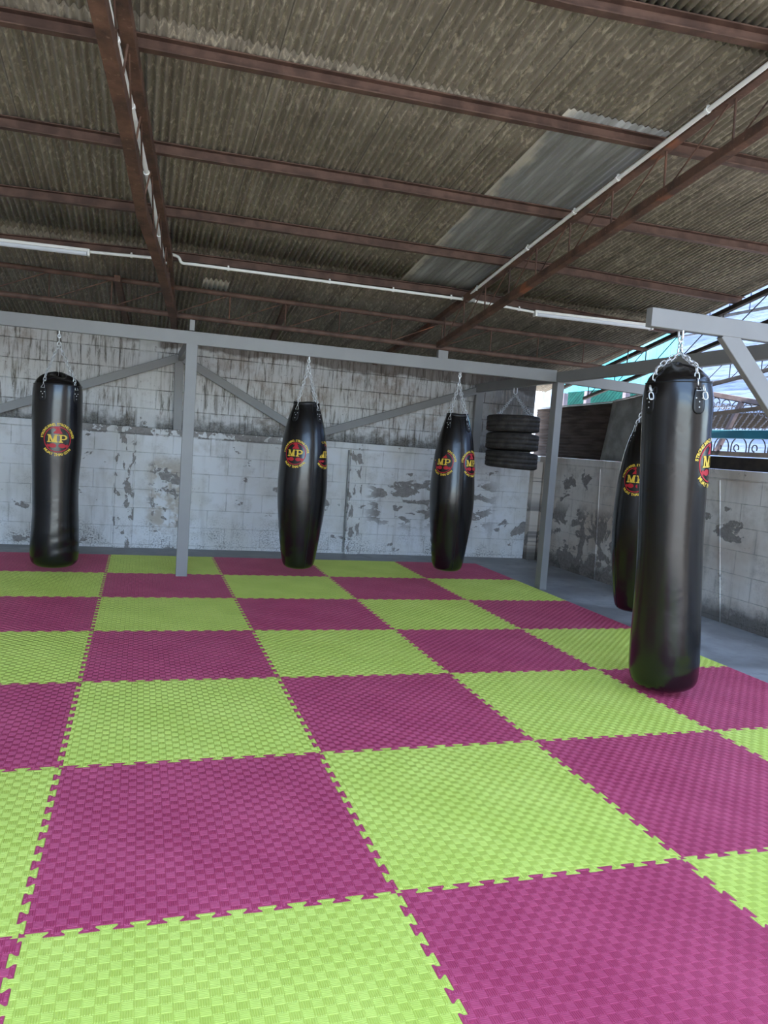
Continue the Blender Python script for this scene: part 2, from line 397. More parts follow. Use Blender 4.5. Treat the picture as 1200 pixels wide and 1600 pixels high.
# corrugated roof: real waves, overlapping rows of sheets
PITCH, AMP = .0410, .0118
def corrugated(mb, x0, x1, y0, y1, off=0.0, n=6, ny=4, mi=0, amp=AMP, pitch=PITCH, edge=None, thick=.0012):
    cols = int((x1-x0)/pitch*n)+1
    top = []
    for layer in (0, 1):
        vs = []
        for j in range(ny+1):
            for i in range(cols):
                x = x0 + i*pitch/n; y = y0 + (y1-y0)*j/ny
                if edge: y += edge(x, j, ny)
                vs.append((xs(x, y), y, zroof(y) + off + amp*math.sin(2*PI*x/pitch) + layer*thick))
        fs = []
        for j in range(ny):
            for i in range(cols-1):
                a = j*cols+i; q = (a, a+1, a+cols+1, a+cols)
                fs.append(q if layer else q[::-1])
        mb.add(vs, fs, mi, True)
    N2 = cols*(ny+1); base = len(mb.v)-2*N2
    for j in (0, ny):
        for i in range(cols-1):
            a = base+j*cols+i; mb.f.append((a, a+1, a+1+N2, a+N2)); mb.m.append(mi); mb.sm.append(False)
m = MB()
rnd = random.Random(3)
def ragged(x, j, ny):
    if j not in (0, ny): return 0
    s = math.floor(x/.62); return (((s*7919) % 13)/13-.5)*.05
for k, (a, bb) in enumerate(((-.75, .98), (.82, 1.90), (1.72, 4.16), (4.02, 4.42), (4.28, 7.4))):
    corrugated(m, -4.3, 5.2, a, bb, off=.012+.004*(k % 2), ny=6, edge=ragged)
roof = m.build('ceiling', M_ROOF); struct(roof, 'weathered corrugated roof sheets sloping down to the back wall', 'roof')
m = MB(); corrugated(m, 2.235, 2.86, 1.63, 4.33, off=.004, ny=8, amp=.005, edge=lambda x, j, ny: 0)
o = m.build('roof_sheet', M_ROOFL); tag(o, 'paler grey corrugated sheet in the roof left of the right truss', 'roof sheet')
m = MB(); corrugated(m, .685, .905, 4.77, 5.0, off=.003, ny=2)
o = m.build('roof_patch', M_ROOFL); tag(o, 'small pale corrugated patch on the roof behind the white conduit', 'roof patch')

# ------------------------------------------------------------------ purlins, trusses, girder
def zr(y, d): return zroof(y)+d
PUR = [('nearest roof purlin, crossing the upper right corner', [(-4.2, .0+1.2), (1.82, .936), (2.73, .852), (5.0, .70)]),
       ('second nearest purlin under the corrugated roof, above both trusses', [(-4.2, 2.0), (-.41, 1.846), (.11, 1.812), (1.29, 1.756), (2.11, 1.718), (3.55, 1.664), (4.93, 1.60)]),
       ('third purlin from the front under the corrugated roof', [(-4.2, 2.85), (-.55, 2.732), (.45, 2.696), (1.58, 2.639), (4.45, 2.551), (5.02, 2.54)]),
       ('fourth purlin from the front, last before the white conduit', [(-4.2, 3.8), (-.68, 3.587), (.5, 3.492), (3.43, 3.419), (5.1, 3.46)]),
       ('purlin carrying the white conduit and the batten lamps', [(-4.2, 4.7), (-.81, 4.414), (.56, 4.265), (2.67, 4.189), (4.35, 4.326), (5.17, 4.36)]),
       ('last purlin, directly above the back wall', [(-4.2, 6.5), (.9, 6.47), (5.2, 6.47)])]
for lab, pts in PUR:
    m = MB(); P = [(x, y, zr(y, -.030)) for x, y in pts]
    # lipped channel profile, open side up the slope
    m.sweep(P, [(-.022, -.032), (.022, -.032), (.022, -.026), (-.014, -.026), (-.014, .026), (.022, .026), (.022, .032), (-.022, .032)])
    o = m.build('roof_purlin', M_PURLIN); tag(o, 'rusty brown ' + lab, 'purlin', 'purlins under the roof')

def truss(name, lab, top, bot, nodes, wt=.05, wb=.05, mat=M_RUST, rod=.006, group='roof trusses'):
    """top, bot: functions t->point; nodes: list of t"""
    r = empty(name, bot(nodes[-1])); inv = Vector(r.location)
    L = lambda p: Vector(p) - inv
    m = MB(); pts = [L(top(t)) for t in top.ts]
    m.sweep(pts, [(-wt/2, -wt/2), (wt/2, -wt/2), (wt/2, wt/2), (-wt/2, wt/2)]); m.build('top_chord', mat, r, bevel=.003)
    m = MB(); pts = [L(bot(t)) for t in bot.ts]
    m.sweep(pts, [(-wb/2, -wb/2), (wb/2, -wb/2), (wb/2, wb/2), (-wb/2, wb/2)]); m.build('bottom_chord', mat, r, bevel=.003)
    for i, t in enumerate(nodes):
        m = MB(); m.tube([L(top(t)), L(bot(t))], rod, 6); m.build('upright_rod', mat, r)
        if i+1 < len(nodes):
            m = MB(); m.tube([L(top(t)), L(bot(nodes[i+1]))], rod*.8, 6); m.build('diagonal_rod', mat, r)
    tag(r, lab, 'roof truss', group)
    return r
def poly(pts):
    pts = [Vector(p) for p in pts]
    def fn(t):
        for a, b in zip(pts, pts[1:]):
            if t <= b.y or b is pts[-1]:
                return a + (b-a)*((t-a.y)/(b.y-a.y))
    fn.ts = [p.y for p in pts]
    return fn
TOPD, BOTD = -.088, -.335
def tp(x, y): return (x, y, zr(y, TOPD))
def bp(x, y): return (x, y, zr(y, BOTD))
rt_nodes = [-1.35, -.85, -.35, .15, .64, 1.115, 1.60, 2.07, 2.525, 2.95, 3.35, 3.76, 4.17, 4.58]
truss('roof_truss', 'rusty roof truss on the right with a white conduit along its top chord',
      poly([tp(2.82, -1.5), tp(2.82, 4.9), (2.80, 6.66, zr(6.66, -.04))]), poly([bp(2.83, -1.5), bp(2.83, 4.72)]), rt_nodes)
truss('roof_truss', 'rusty roof truss on the left, seen nearly end-on above the left post',
      poly([tp(-.24, -1.5), tp(.088, 1.459), tp(.184, 2.384), tp(.283, 3.263), tp(.369, 4.043), tp(.43, 4.90), (.55, 6.66, zr(6.66, -.04))]),
      poly([bp(-.22, -1.5), bp(.019, 1.091), bp(.099, 1.803), bp(.19, 2.858), bp(.314, 3.651), bp(.453, 4.74)]),
      [-1.2, -.6, 0, .6, 1.15, 1.70, 2.25, 2.80, 3.35, 3.9, 4.4], wt=.06, wb=.062)
# short rafters behind the girder
for a, b2, lab in (((.0, 4.8), (.08, 6.66), 'short dark rafter between girder and back wall, left of the left truss'),
                   ((1.42, 4.85), (1.55, 6.66), 'short dark rafter between girder and back wall, midway between the trusses')):
    m = MB(); m.bar((a[0], a[1], zr(a[1], -.08)), (b2[0], b2[1], zr(b2[1], -.035)), .05, .05)
    o = m.build('short_rafter', M_RUST); tag(o, lab, 'rafter', 'short rafters behind the girder')
# outer truss along the right edge of the roof
truss('roof_truss', 'dark truss along the open right edge of the roof',
      poly([(xs(5.13, y), y, zr(y, TOPD)) for y in (-1.4, 1, 3, 4.6, 6.7)]), poly([(xs(5.14, y), y, zr(y, -.34)) for y in (-1.4, 1, 3, 4.6, 6.1)]),
      [-1.2, -.6, 0, .6, 1.2, 1.8, 2.4, 3.0, 3.6, 4.2, 4.8, 5.4, 6.0], mat=M_DARKIRON, wt=.04, wb=.035)

# girder along the frame's front line
def gz(x, base):   # chord heights fall slightly to the right
    return base - .0135*(x-.5)
r = empty('girder', (2.0, bplane(2.0), 2.25)); inv = Vector(r.location)
gx0, gx1 = -4.12, 4.98
def GP(x, base): return Vector((x, bplane(x), gz(x, base))) - inv
m = MB(); m.tube([GP(gx0, 2.487), GP(gx1, 2.487)], .021, 10); m.build('top_chord', M_PURLIN, r)
m = MB(); m.tube([GP(gx0, 2.258), GP(gx1, 2.258)], .023, 10); m.build('bottom_chord', M_PURLIN, r)
xk = -.528 - .4835*7
while xk < 4.9:
    if xk > gx0:
        m = MB(); m.tube([GP(xk, 2.258), GP(xk, 2.487)], .006, 6); m.build('upright_rod', M_RUST, r)
        if xk+.4835 < gx1:
            m = MB(); m.tube([GP(xk, 2.262), GP(xk+.4835, 2.48)], .005, 6); m.build('diagonal_rod', M_RUST, r)
    xk += .4835
tag(r, 'rusty tubular lattice girder running across just above the grey front beam', 'girder')

# ------------------------------------------------------------------ grey steel frame for the bags
fr = empty('steel_frame', (.63, 4.86, 0)); fi = Vector(fr.location)
def fpart(name, a, b, w, h, up=(0, 0, 1), bev=.003):
    m = MB(); m.bar(Vector(a)-fi, Vector(b)-fi, w, h, up, bev=bev); return m.build(name, M_STEEL, fr)
by = lambda x: bplane(x)+.025
dx = Vector((1, -.07, 0)).normalized()
fpart('front_beam', (-2.95, by(-2.95), 2.088), (4.05, by(4.05), 2.076), .05, .112)
fpart('side_extension_beam', (4.11, by(4.11), 2.066), (5.06, by(5.06), 2.03), .05, .10)
fpart('side_beam', (4.085, by(4.085)+.03, 2.066), (4.085, 1.2, 2.076), .06, .10)
fpart('post', (.634, 4.905, .0), (.625, by(.63), 2.032), .098, .05, up=(0, 1, 0))
fpart('post', (4.085, 4.64, -.02), (4.085, 4.66, 2.016), .075, .105, up=(0, 1, 0))
fpart('post', (4.085, 1.58, .0), (4.085, 1.58, 2.026), .06, .1, up=(0, 1, 0))
fpart('post', (-2.9, by(-2.9), -.02), (-2.9, by(-2.9), 2.032), .098, .05, up=(0, 1, 0))
fpart('stub', (.619, by(.62), 2.144), (.619, by(.62), 2.235), .044, .044, up=(0, 1, 0))
fpart('stub', (2.885, by(2.885), 2.13), (2.885, by(2.885), 2.205), .098, .05, up=(0, 1, 0))
fpart('arm', (2.805, 1.58, 2.076), (4.05, 1.58, 2.082), .05, .10)
fpart('arm_brace', (3.31, 1.58, 2.054), (4.06, 1.58, 1.33), .044, .10)
# rear posts stand on the ledge of the back wall
fpart('rear_post', (4.17, 6.66, 1.286), (4.17, 6.66, 2.02), .10, .05, up=(0, 1, 0))
fpart('rear_post', (.615, 6.66, 1.286), (.60, 6.66, 2.04), .09, .05, up=(0, 1, 0))
fpart('tie_beam', (4.135, 6.68, 2.06), (4.10, 4.70, 2.07), .05, .10)
fpart('tie_beam', (.615, 6.68, 2.075), (.630, 4.93, 2.075), .05, .10)
for a, b2 in (((-1.23, 1.325), (.585, 2.055)), ((.64, 2.055), (2.02, 1.345)), ((2.10, 1.33), (4.16, 2.045)), ((-3.0, 2.0), (-1.30, 1.335))):
    fpart('wall_brace', (a[0], 6.655, a[1]), (b2[0], 6.655, b2[1]), .05, .085)
m = MB(); m.box(Vector((2.06, 6.655, 1.33))-fi, (.16, .05, .09)); m.build('brace_foot', M_STEEL, fr)
tag(fr, 'grey painted steel tube frame that carries the punching bags', 'steel frame')

# ------------------------------------------------------------------ chains
def link_pts(c, d, sd, ln, wd):
    pts = []; h = ln/2-wd/2
    for k in range(12):
        a = 2*PI*k/12
        x = math.cos(a)*wd/2; y = math.sin(a)*wd/2
        y += h if y > 1e-6 else (-h if y < -1e-6 else 0)
        pts.append(c + sd*x + d*y)
    return pts
def chain(mb, a, b, ln=.034, wd=.020, r=.0030, sag=0.0, n=6):
    a = Vector(a); b = Vector(b); L = (b-a).length; k = max(1, round(L/(ln-2.2*r)))
    for i in range(k):
        t = (i+.5)/k; p = a+(b-a)*t; p.z -= sag*4*t*(1-t)
        t2 = t+.01; q = a+(b-a)*t2; q.z -= sag*4*t2*(1-t2)
        d = (q-p).normalized()
        s0 = d.cross(Vector((.3, .8, .1))).normalized(); s1 = d.cross(s0)
        mb.tube(link_pts(p, d, s0 if i % 2 else s1, ln, wd), r, n, closed=True)

# ------------------------------------------------------------------ bag logo (flat artwork wrapped on the bag)
def text_mesh(txt, size, bold=.0):
    cu = bpy.data.curves.new('t', 'FONT'); cu.body = txt; cu.size = size; cu.offset = bold; cu.resolution_u = 3
    ob = bpy.data.objects.new('t', cu); COL.objects.link(ob)
    dg = bpy.context.evaluated_depsgraph_get(); me = bpy.data.meshes.new_from_object(ob.evaluated_get(dg))
    vs = [v.co.copy() for v in me.vertices]; fs = [tuple(p.vertices) for p in me.polygons]
    bpy.data.objects.remove(ob); bpy.data.curves.remove(cu); bpy.data.meshes.remove(me)
    return vs, fs
_tc = {}
def glyph(ch):
    if ch not in _tc:
        _tc[ch] = text_mesh(ch, 1.0, .04)
    return _tc[ch]
ADV = {' ': .30, 'I': .34, ',': .28, 'M': .86, 'W': .96}
def logo_2d():
    """list of (verts2d, faces, material) in units where the ring has radius 1"""
    out = []
    def ring(r0, r1, mi, n=72):
        vs = []
        for k in range(n):
            a = 2*PI*k/n; vs += [(r0*math.cos(a), r0*math.sin(a)), (r1*math.cos(a), r1*math.sin(a))]
        out.append((vs, [(2*k, 2*k+1, (2*k+3) % (2*n), (2*k+2) % (2*n)) for k in range(n)], mi))
    ring(.925, 1.0, 1)
    def arc(txt, rad, size, a0, a1, top):
        adv = [ADV.get(c, .70) for c in txt]; tot = sum(adv); run = 0
        for ch, w in zip(txt, adv):
            t = (run+w/2)/tot; run += w; a = a0+(a1-a0)*t
            if ch == ' ': continue
            vs, fs = glyph(ch); xs_ = [v.x for v in vs]; cx = (min(xs_)+max(xs_))/2
            sx = abs(a1-a0)*rad/tot*1.08; o = []
            for v in vs:
                x = (v.x-cx)*sx; y = v.y*size*1.38
                rr = rad+y if top else rad-size+y
                aa = a - x/rad if top else a + x/rad
                rr = rad+y if top else rad-y+size*0
                o.append((rr*math.cos(aa), rr*math.sin(aa)))
            out.append((o, fs, 0))
    D = PI/180
    arc('STRONG MIND, STRONG POWER', 1.08, .19, 176*D, 4*D, True)
    arc('MUAY THAI GYM', 1.27, .20, 217*D, 323*D, False)
    def pg(pts, mi): out.append((pts, [tuple(range(len(pts)))], mi))
    def rect(x0, y0, x1, y1, mi): pg([(x0, y0), (x1, y0), (x1, y1), (x0, y1)], mi)
    # M with slab serifs
    b0, t0 = -.24, .36
    rect(-.74, b0, -.46, b0+.085, 0); rect(-.66, b0+.085, -.55, t0-.07, 0); rect(-.72, t0-.085, -.52, t0, 0)
    pg([(-.62, t0-.0), (-.50, t0), (-.33, b0+.20), (-.33, b0), (-.40, b0)], 0)
    pg([(-.33, b0), (-.26, b0), (-.04, t0), (-.19, t0), (-.33, b0+.20)], 0)
    rect(-.20, b0+.085, -.05, t0-.07, 0); rect(-.26, b0, .0, b0+.085, 0); rect(-.16, t0-.085, .01, t0, 0)
    # P
    rect(.08, b0, .40, b0+.085, 0); rect(.17, b0+.085, .31, t0-.085, 0); rect(.08, t0-.085, .42, t0, 0)
    vs = []; n = 12
    for k in range(n+1):
        a = PI/2-PI*k/n; vs += [(.42+.30*math.cos(a), .16+.20*math.sin(a)), (.42+.15*math.cos(a), .16+.115*math.sin(a))]
    out.append((vs, [(2*k, 2*k+1, 2*k+3, 2*k+2) for k in range(n)], 0)); rect(.31, -.04, .42, .045, 0)
    rect(.31, .275, .42, t0, 0)
    # red head with wrapped head band above the letters
    pg([(-.30, .44), (.36, .44), (.30, .58), (.22, .66), (.20, .80), (.08, .92), (-.06, .95), (-.20, .88), (-.29, .74), (-.20, .80), (-.10, .80), (-.14, .66), (-.26, .56)], 1)
    # two gloves with cuffs
    for s in (-1, 1):
        n = 20; pg([(s*.34+.27*math.cos(2*PI*k/n), -.50+.185*math.sin(2*PI*k/n)*(1 if math.sin(2*PI*k/n) > 0 else .85)) for k in range(n)][::s], 1)
        pg([(s*.56, -.42), (s*.74, -.36), (s*.80, -.52), (s*.62, -.64)][::s], 1)
    return out
LOGO = logo_2d()

def rad_at(prof, z):
    for (r0, z0), (r1, z1) in zip(prof, prof[1:]):
        if z0 <= z <= z1 and z1 > z0: return r0+(r1-r0)*(z-z0)/(z1-z0)
    return prof[-1][0]

def make_logo(parent, prof, az, zc, scale):
    bm = bmesh.new()
    for vs, fs, mi in LOGO:
        bv = [bm.verts.new((x*scale, y*scale, 0)) for x, y in vs]
        for f in fs:
            try: nf = bm.faces.new([bv[i] for i in f]); nf.material_index = mi
            except ValueError: pass
    for k in range(-14, 15):        # cut so that it can bend round the bag
        g = bm.verts[:]+bm.edges[:]+bm.faces[:]
        bmesh.ops.bisect_plane(bm, geom=g, plane_co=(k*.0105, 0, 0), plane_no=(1, 0, 0))
        g = bm.verts[:]+bm.edges[:]+bm.faces[:]
        bmesh.ops.bisect_plane(bm, geom=g, plane_co=(0, k*.0105, 0), plane_no=(0, 1, 0))
    for v in bm.verts:
        r = rad_at(prof, zc+v.co.y); off = .0022 if any(f.material_index == 0 for f in v.link_faces) else .0016
        a = az + v.co.x/max(r, .05); z = zc+v.co.y
        v.co = ((r+off)*math.cos(a), (r+off)*math.sin(a), z)
    me = bpy.data.meshes.new('printed_logo'); bm.to_mesh(me); bm.free()
    me.materials.append(M_YEL); me.materials.append(M_RED)
    o = bpy.data.objects.new('printed_logo', me); COL.objects.link(o); o.parent = parent
    o['label'] = 'round red and yellow gym logo print'
    return o

def smooth_prof(keys, n=60):
    """Catmull-Rom through (r,z) keys"""
    out = []; K = [keys[0]]+keys+[keys[-1]]; seg = max(2, n//(len(keys)-1))
    for i in range(1, len(K)-2):
        for j in range(seg):
            t = j/seg; p0, p1, p2, p3 = K[i-1], K[i], K[i+1], K[i+2]
            f = lambda a: .5*((2*p1[a])+(-p0[a]+p2[a])*t+(2*p0[a]-5*p1[a]+4*p2[a]-p3[a])*t*t+(-p0[a]+3*p1[a]-3*p2[a]+p3[a])*t*t*t)
            out.append((max(f(0), .0005), f(1)))
    out.append(keys[-1]); return out

def strap_tab(parent, prof, az, ztop, ln, wd, chain_to, linksz, slack=False, via=None):
    # leather tab riveted to the shell
    tab = MB(); nz, nx = 10, 6
    for layer in (0, 1):
        vs = []
        for j in range(nz+1):
            v = j/nz; z = ztop - ln*v; hw = wd/2*(.62+.38*min(1, v*2.2)) if v < .75 else wd/2*math.sqrt(max(0, 1-((v-.75)/.25)**2*.9))
            for i in range(nx+1):
                u = (i/nx-.5)*2*hw; r = rad_at(prof, z)+(.0035 if layer else -.002); a = az+u/r
                vs.append((r*math.cos(a), r*math.sin(a), z))
        fs = [(j*(nx+1)+i, j*(nx+1)+i+1, (j+1)*(nx+1)+i+1, (j+1)*(nx+1)+i) for j in range(nz) for i in range(nx)]
        tab.add(vs, fs, 0, True)
    N1 = (nz+1)*(nx+1); b0 = len(tab.v)-2*N1
    bd = [i for i in range(nx)] + [j*(nx+1)+nx for j in range(nz)] + [nz*(nx+1)+nx-i for i in range(nx)] + [(nz-j)*(nx+1) for j in range(nz)]
    for a_, c_ in zip(bd, bd[1:]+bd[:1]): tab.f.append((b0+a_, b0+c_, b0+c_+N1, b0+a_+N1)); tab.m.append(0); tab.sm.append(False)
    t = tab.build('strap_tab', M_TRIMLEATHER, parent)
    riv = MB()
    for du, dz in ((-.016, .045), (.016, .045), (0, .062), (0, .088)):
        z = ztop-dz*(ln/.12); r = rad_at(prof, z)+.003; a = az+du/r*(wd/.06)
        c = Vector((r*math.cos(a), r*math.sin(a), z)); nn = Vector((math.cos(a), math.sin(a), 0)); s = Vector((-nn.y, nn.x, 0))
        vs = [c]; 
        for q, (rr, hh) in enumerate(((.0048, 0), (.0036, .0022), (.0, .003))):
            if rr == 0: vs.append(c+nn*hh); continue
            vs += [c+nn*hh+(s*math.cos(2*PI*k/8)+Vector((0, 0, 1))*math.sin(2*PI*k/8))*rr for k in range(8)]
        fs = [(1+k, 1+(k+1) % 8, 9+(k+1) % 8, 9+k) for k in range(8)]+[(9+k, 9+(k+1) % 8, 17) for k in range(8)]
        riv.add(vs[:], fs, 0, True)
    rv = riv.build('rivets', M_CHROME, t); 
    # triangular ring through the tab
    r = rad_at(prof, ztop-.008)+.006; c = Vector((r*math.cos(az), r*math.sin(az), ztop-.012)); s = Vector((-math.sin(az), math.cos(az), 0))
    up = (Vector(chain_to)-c).normalized(); tip = c+up*.038+Vector((math.cos(az), math.sin(az), 0))*.004
    rg = MB(); rg.tube([c-s*.017, c+s*.017, tip+s*.004, tip-s*.004], .0026, 6, closed=True); rg.build('triangle_ring', M_CHROME, parent)
    ch = MB()
    if via:
        q = Vector((via[0]*math.cos(az), via[0]*math.sin(az), via[1])); chain(ch, tip, q, linksz, linksz*.6, linksz*.085); chain(ch, q, chain_to, linksz, linksz*.6, linksz*.085)
    else: chain(ch, tip, chain_to, linksz, linksz*.6, linksz*.085)
    if slack: 
        q = c + s*.012 + Vector((math.cos(az), math.sin(az), 0))*.012; chain(ch, q+Vector((0, 0, .03)), q+Vector((0, 0, -.045))+s*.02, linksz, linksz*.6, linksz*.085)
    ch.build('suspension_chain', M_CHROME, parent)

def make_bag(lab, base, hook, keys, dome, tabs, tab_z, logos, seams, ring_z, lump=.004, seed=0, linksz=.036, lscale=.098, slack=False, tab=(.12, .06), hook_r=.0045, squash=None):
    """base: point on the axis at the bottom; hook: point under the beam; keys profile (r,z)"""
    r = empty('punching_bag', base)
    ax = Vector(hook)-Vector(base); r.rotation_euler = (0, math.atan2(ax.x, ax.z), 0); H = ax.length
    prof = smooth_prof(keys)
    ph = [random.Random(seed*10+k).uniform(0, 6.28) for k in range(6)]
    def fn(a, z, rr):
        if rr < .02: return rr, z
        w = lump*(.5*math.sin(2*a+ph[0]+z*3)+.35*math.sin(3*a+ph[1]-z*7)+.4*math.sin(z*11+ph[2])*math.sin(a+ph[3]))
        w2 = lump*.9*math.exp(-((z-.25)/.22)**2)*math.sin(z*62+ph[4]+2*math.sin(a*2))*max(0, math.sin(a*1.5+ph[5]))
        return rr+w+w2, z
    m = MB(); m.lathe([p for p in prof], 72, fn=fn); m.build('bag_body', M_LEATHER, r)
    zt, rtop = keys[-1][1], keys[-1][0]
    if dome:      # closed leather lid puffing up behind the rim
        d = MB(); pr = []
        for k in range(13):
            t = k/12; pr.append(((rtop-.004)*math.cos(t*PI/2)+.0006, zt-.012+dome*math.sin(t*PI/2)))
        def fd(a, z, rr):
            q = 1-rr/rtop; return rr, z+q*.02*math.sin(2*a+1.1)+.006*math.sin(5*a+z*30)*min(1, q*3)*(1 if rr > .01 else 0)
        d.lathe(pr, 56, fn=fd); d.build('bag_lid', M_LEATHER, r)
    else:
        d = MB(); d.lathe([(rtop-.006, zt-.004), (rtop-.012, zt-.05), (rtop*.5, zt-.055), (.001, zt-.055)], 48); d.build('bag_lid', M_TRIMLEATHER, r)
        # free-standing stiff collar
        d = MB(); d.lathe([(rtop-.0, zt-.02), (rtop+.003, zt-.018), (rtop+.002, zt+.012), (rtop-.004, zt+.014), (rtop-.006, zt-.02)], 56, fn=lambda a, z, rr: (rr, z+.004*math.sin(3*a+ph[0]))); d.build('collar', M_TRIMLEATHER, r)
    e = MB(); 
    rim = [((rtop+.001)*math.cos(2*PI*k/56), (rtop+.001)*math.sin(2*PI*k/56), zt-(.004 if dome else .03)) for k in range(56)]
    e.tube(rim, .0035, 6, closed=True); e.build('rim_piping', M_TRIMLEATHER, r)
    for a in seams:
        s = MB(); pts = []
        for rr, z in prof:
            if z > keys[0][1]+.02 and rr > .06:
                q, _ = fn(a, z, rr); pts.append(((q+.0008)*math.cos(a), (q+.0008)*math.sin(a), z))
        s.tube(pts, .0026, 6); s.build('side_seam', M_TRIMLEATHER, r)
    top = Vector((0, 0, ring_z))
    for a in tabs: strap_tab(r, prof, a, tab_z, tab[0], tab[1], top+Vector((math.cos(a), math.sin(a), 0))*.008, linksz, slack, (rtop*.80+.012, zt+dome*.60+.012) if dome else None)
    # gathering ring, swivel and U-bolt under the beam
    g = MB(); g.tube([(0.014*math.cos(2*PI*k/16), 0, ring_z+.012+.018*math.sin(2*PI*k/16)) for k in range(16)], hook_r*.8, 8, closed=True); g.build('gathering_ring', M_CHROME, r)
    sw = MB(); z1 = ring_z+.028; z2 = H-.052
    sw.tube([(0, .013*math.cos(2*PI*k/14), z1+.012+.016*math.sin(2*PI*k/14)) for k in range(14)], hook_r*.75, 8, closed=True)
    if z2-z1 > .02: sw.tube([(0, 0, z1+.02), (0, 0, z2)], hook_r*1.3, 10)
    sw.tube([(.012*math.cos(2*PI*k/14), 0, z2+.006+.016*math.sin(2*PI*k/14)) for k in range(14)], hook_r*.75, 8, closed=True)
    sw.build('swivel', M_CHROME, r)
    ub = MB(); ub.tube([(0, -.017, H)]+[(0, -.017*math.cos(PI*k/8), H-.035-.017*math.sin(PI*k/8)) for k in range(9)]+[(0, .017, H)], hook_r, 8); ub.build('u_bolt', M_CHROME, r)
    for a, zc in logos: make_logo(r, prof, a, zc, lscale)
    tag(r, lab, 'punching bag', 'punching bags hanging from the steel frame')
    return r

def az_cam(x, y, off):     # azimuth facing the photographer, turned by off degrees to the right
    return math.atan2(C.y-y, C.x-x) + math.radians(off)
A = az_cam
# bag 1: cylinder at far left
x, y = -.425, bplane(-.43)+.025
make_bag('black cylindrical punching bag at the far left, one logo facing forward', (x+.01, y, .05), (x-.015, y, 2.033),
         [(.001, 0), (.10, .004), (.16, .025), (.192, .08), (.194, .25), (.183, .5), (.183, .75), (.192, 1.0), (.194, 1.25), (.193, 1.45), (.186, 1.535)],
         .10, [A(x, y, -36), A(x, y, 46), A(x, y, 140), A(x, y, -140)], 1.51, [(A(x, y, 1), 1.085)], [A(x, y, 170)], 1.86, seed=1, lscale=.106)
TD = [(.001, 0), (.07, .003), (.125, .02), (.150, .07), (.172, .2), (.195, .38), (.213, .56), (.221, .74), (.218, .90), (.207, 1.06), (.188, 1.22), (.160, 1.35), (.128, 1.45), (.116, 1.50)]
x, y = 1.655, bplane(1.65)+.025
make_bag('black teardrop punching bag nearest the left post, two logos and a seam between them', (x+.01, y, .105), (x-.012, y, 2.033), TD, 0,
         [A(x, y, -38), A(x, y, 52), A(x, y, 142), A(x, y, 232)], 1.455, [(A(x, y, -22), 1.05), (A(x, y, 61), 1.05)], [A(x, y, 25), A(x, y, 205)], 1.815, seed=2, lscale=.098)
TD3 = [(.001, 0), (.07, .003), (.122, .02), (.146, .07), (.166, .2), (.189, .38), (.209, .56), (.216, .74), (.209, .90), (.195, 1.06), (.172, 1.22), (.142, 1.35), (.112, 1.45), (.100, 1.49)]
x, y = 3.085, bplane(3.08)+.025
make_bag('black teardrop punching bag beside the hanging tyres, two logos and a creased lower half', (x+.02, y, .13), (x-.012, y, 2.031), TD3, 0,
         [A(x, y, -36), A(x, y, 58), A(x, y, 148), A(x, y, 238)], 1.455, [(A(x, y, -30), 1.04), (A(x, y, 56), 1.04)], [A(x, y, 20), A(x, y, 200)], 1.765, seed=3, lscale=.098, lump=.006)
x, y = 4.07, 3.17
make_bag('black teardrop punching bag half hidden behind the big cylindrical bag', (x+.02, y, .10), (x, y, 2.02), TD, 0,
         [A(x, y, -60), A(x, y, 30), A(x, y, 120), A(x, y, 210)], 1.455, [(A(x, y, -20), 1.065), (A(x, y, 82), 1.065)], [A(x, y, -60), A(x, y, 120)], 1.80, seed=4, lscale=.098)
x, y = 3.07, 1.58
make_bag('big black cylindrical punching bag in the right foreground, closest to the camera', (3.152, y, .028), (3.018, y, 2.028),
         [(.001, 0), (.10, .004), (.156, .02), (.184, .07), (.190, .2), (.181, .5), (.176, .8), (.178, 1.1), (.183, 1.45), (.184, 1.62), (.170, 1.725)],
         .105, [A(x, y, -50), A(x, y, 36), A(x, y, 130), A(x, y, 220)], 1.685, [(A(x, y, 77), 1.29)], [A(x, y, 170)], 1.885, seed=5, lscale=.106, linksz=.040, slack=True, tab=(.135, .07), hook_r=.0065, lump=.003)

# ------------------------------------------------------------------ tyres on a chain
def tyre(lab, c, D, Wd, seed):
    r = D/2; h = Wd/2; m = MB(); prof = []
    # inner bead -> lower sidewall -> tread with grooves -> upper sidewall -> inner bead -> inside liner
    prof += [(r*.60, -h*.78), (r*.66, -h*.93), (r*.80, -h), (r*.93, -h*.93), (r*.985, -h*.80), (r, -h*.70)]
    for gz_ in (-.42, -.14, .14, .42):
        prof += [(r, (gz_-.035)*2*h*.9), (r-.007, (gz_-.03)*2*h*.9), (r-.007, (gz_+.0)*2*h*.9), (r, (gz_+.005)*2*h*.9)]
    prof += [(r, h*.70), (r*.985, h*.80), (r*.93, h*.93), (r*.80, h), (r*.66, h*.93), (r*.60, h*.78), (r*.64, h*.6), (r*.9, h*.55), (r*.93, 0), (r*.9, -h*.55), (r*.64, -h*.6), (r*.60, -h*.78)]
    ph = seed*1.7
    m.lathe(prof, 72, fn=lambda a, z, rr: (rr*(1+.006*math.sin(2*a+ph)), z+.006*math.sin(a+ph)))
    o = m.build('tyre', M_RUBBER); o.location = c; tag(o, lab, 'tyre', 'tyres hanging in a stack'); return o
tyre('worn black car tyre, topmost of the hanging stack', (4.118, 5.6, 1.622), .575, .186, 1)
tyre('worn black car tyre, middle one of the hanging stack', (4.126, 5.6, 1.425), .575, .186, 2)
tyre('worn black car tyre, lowest of the hanging stack', (4.134, 5.6, 1.228), .575, .186, 3)
m = MB(); tc = Vector((4.113, 5.6, 0))
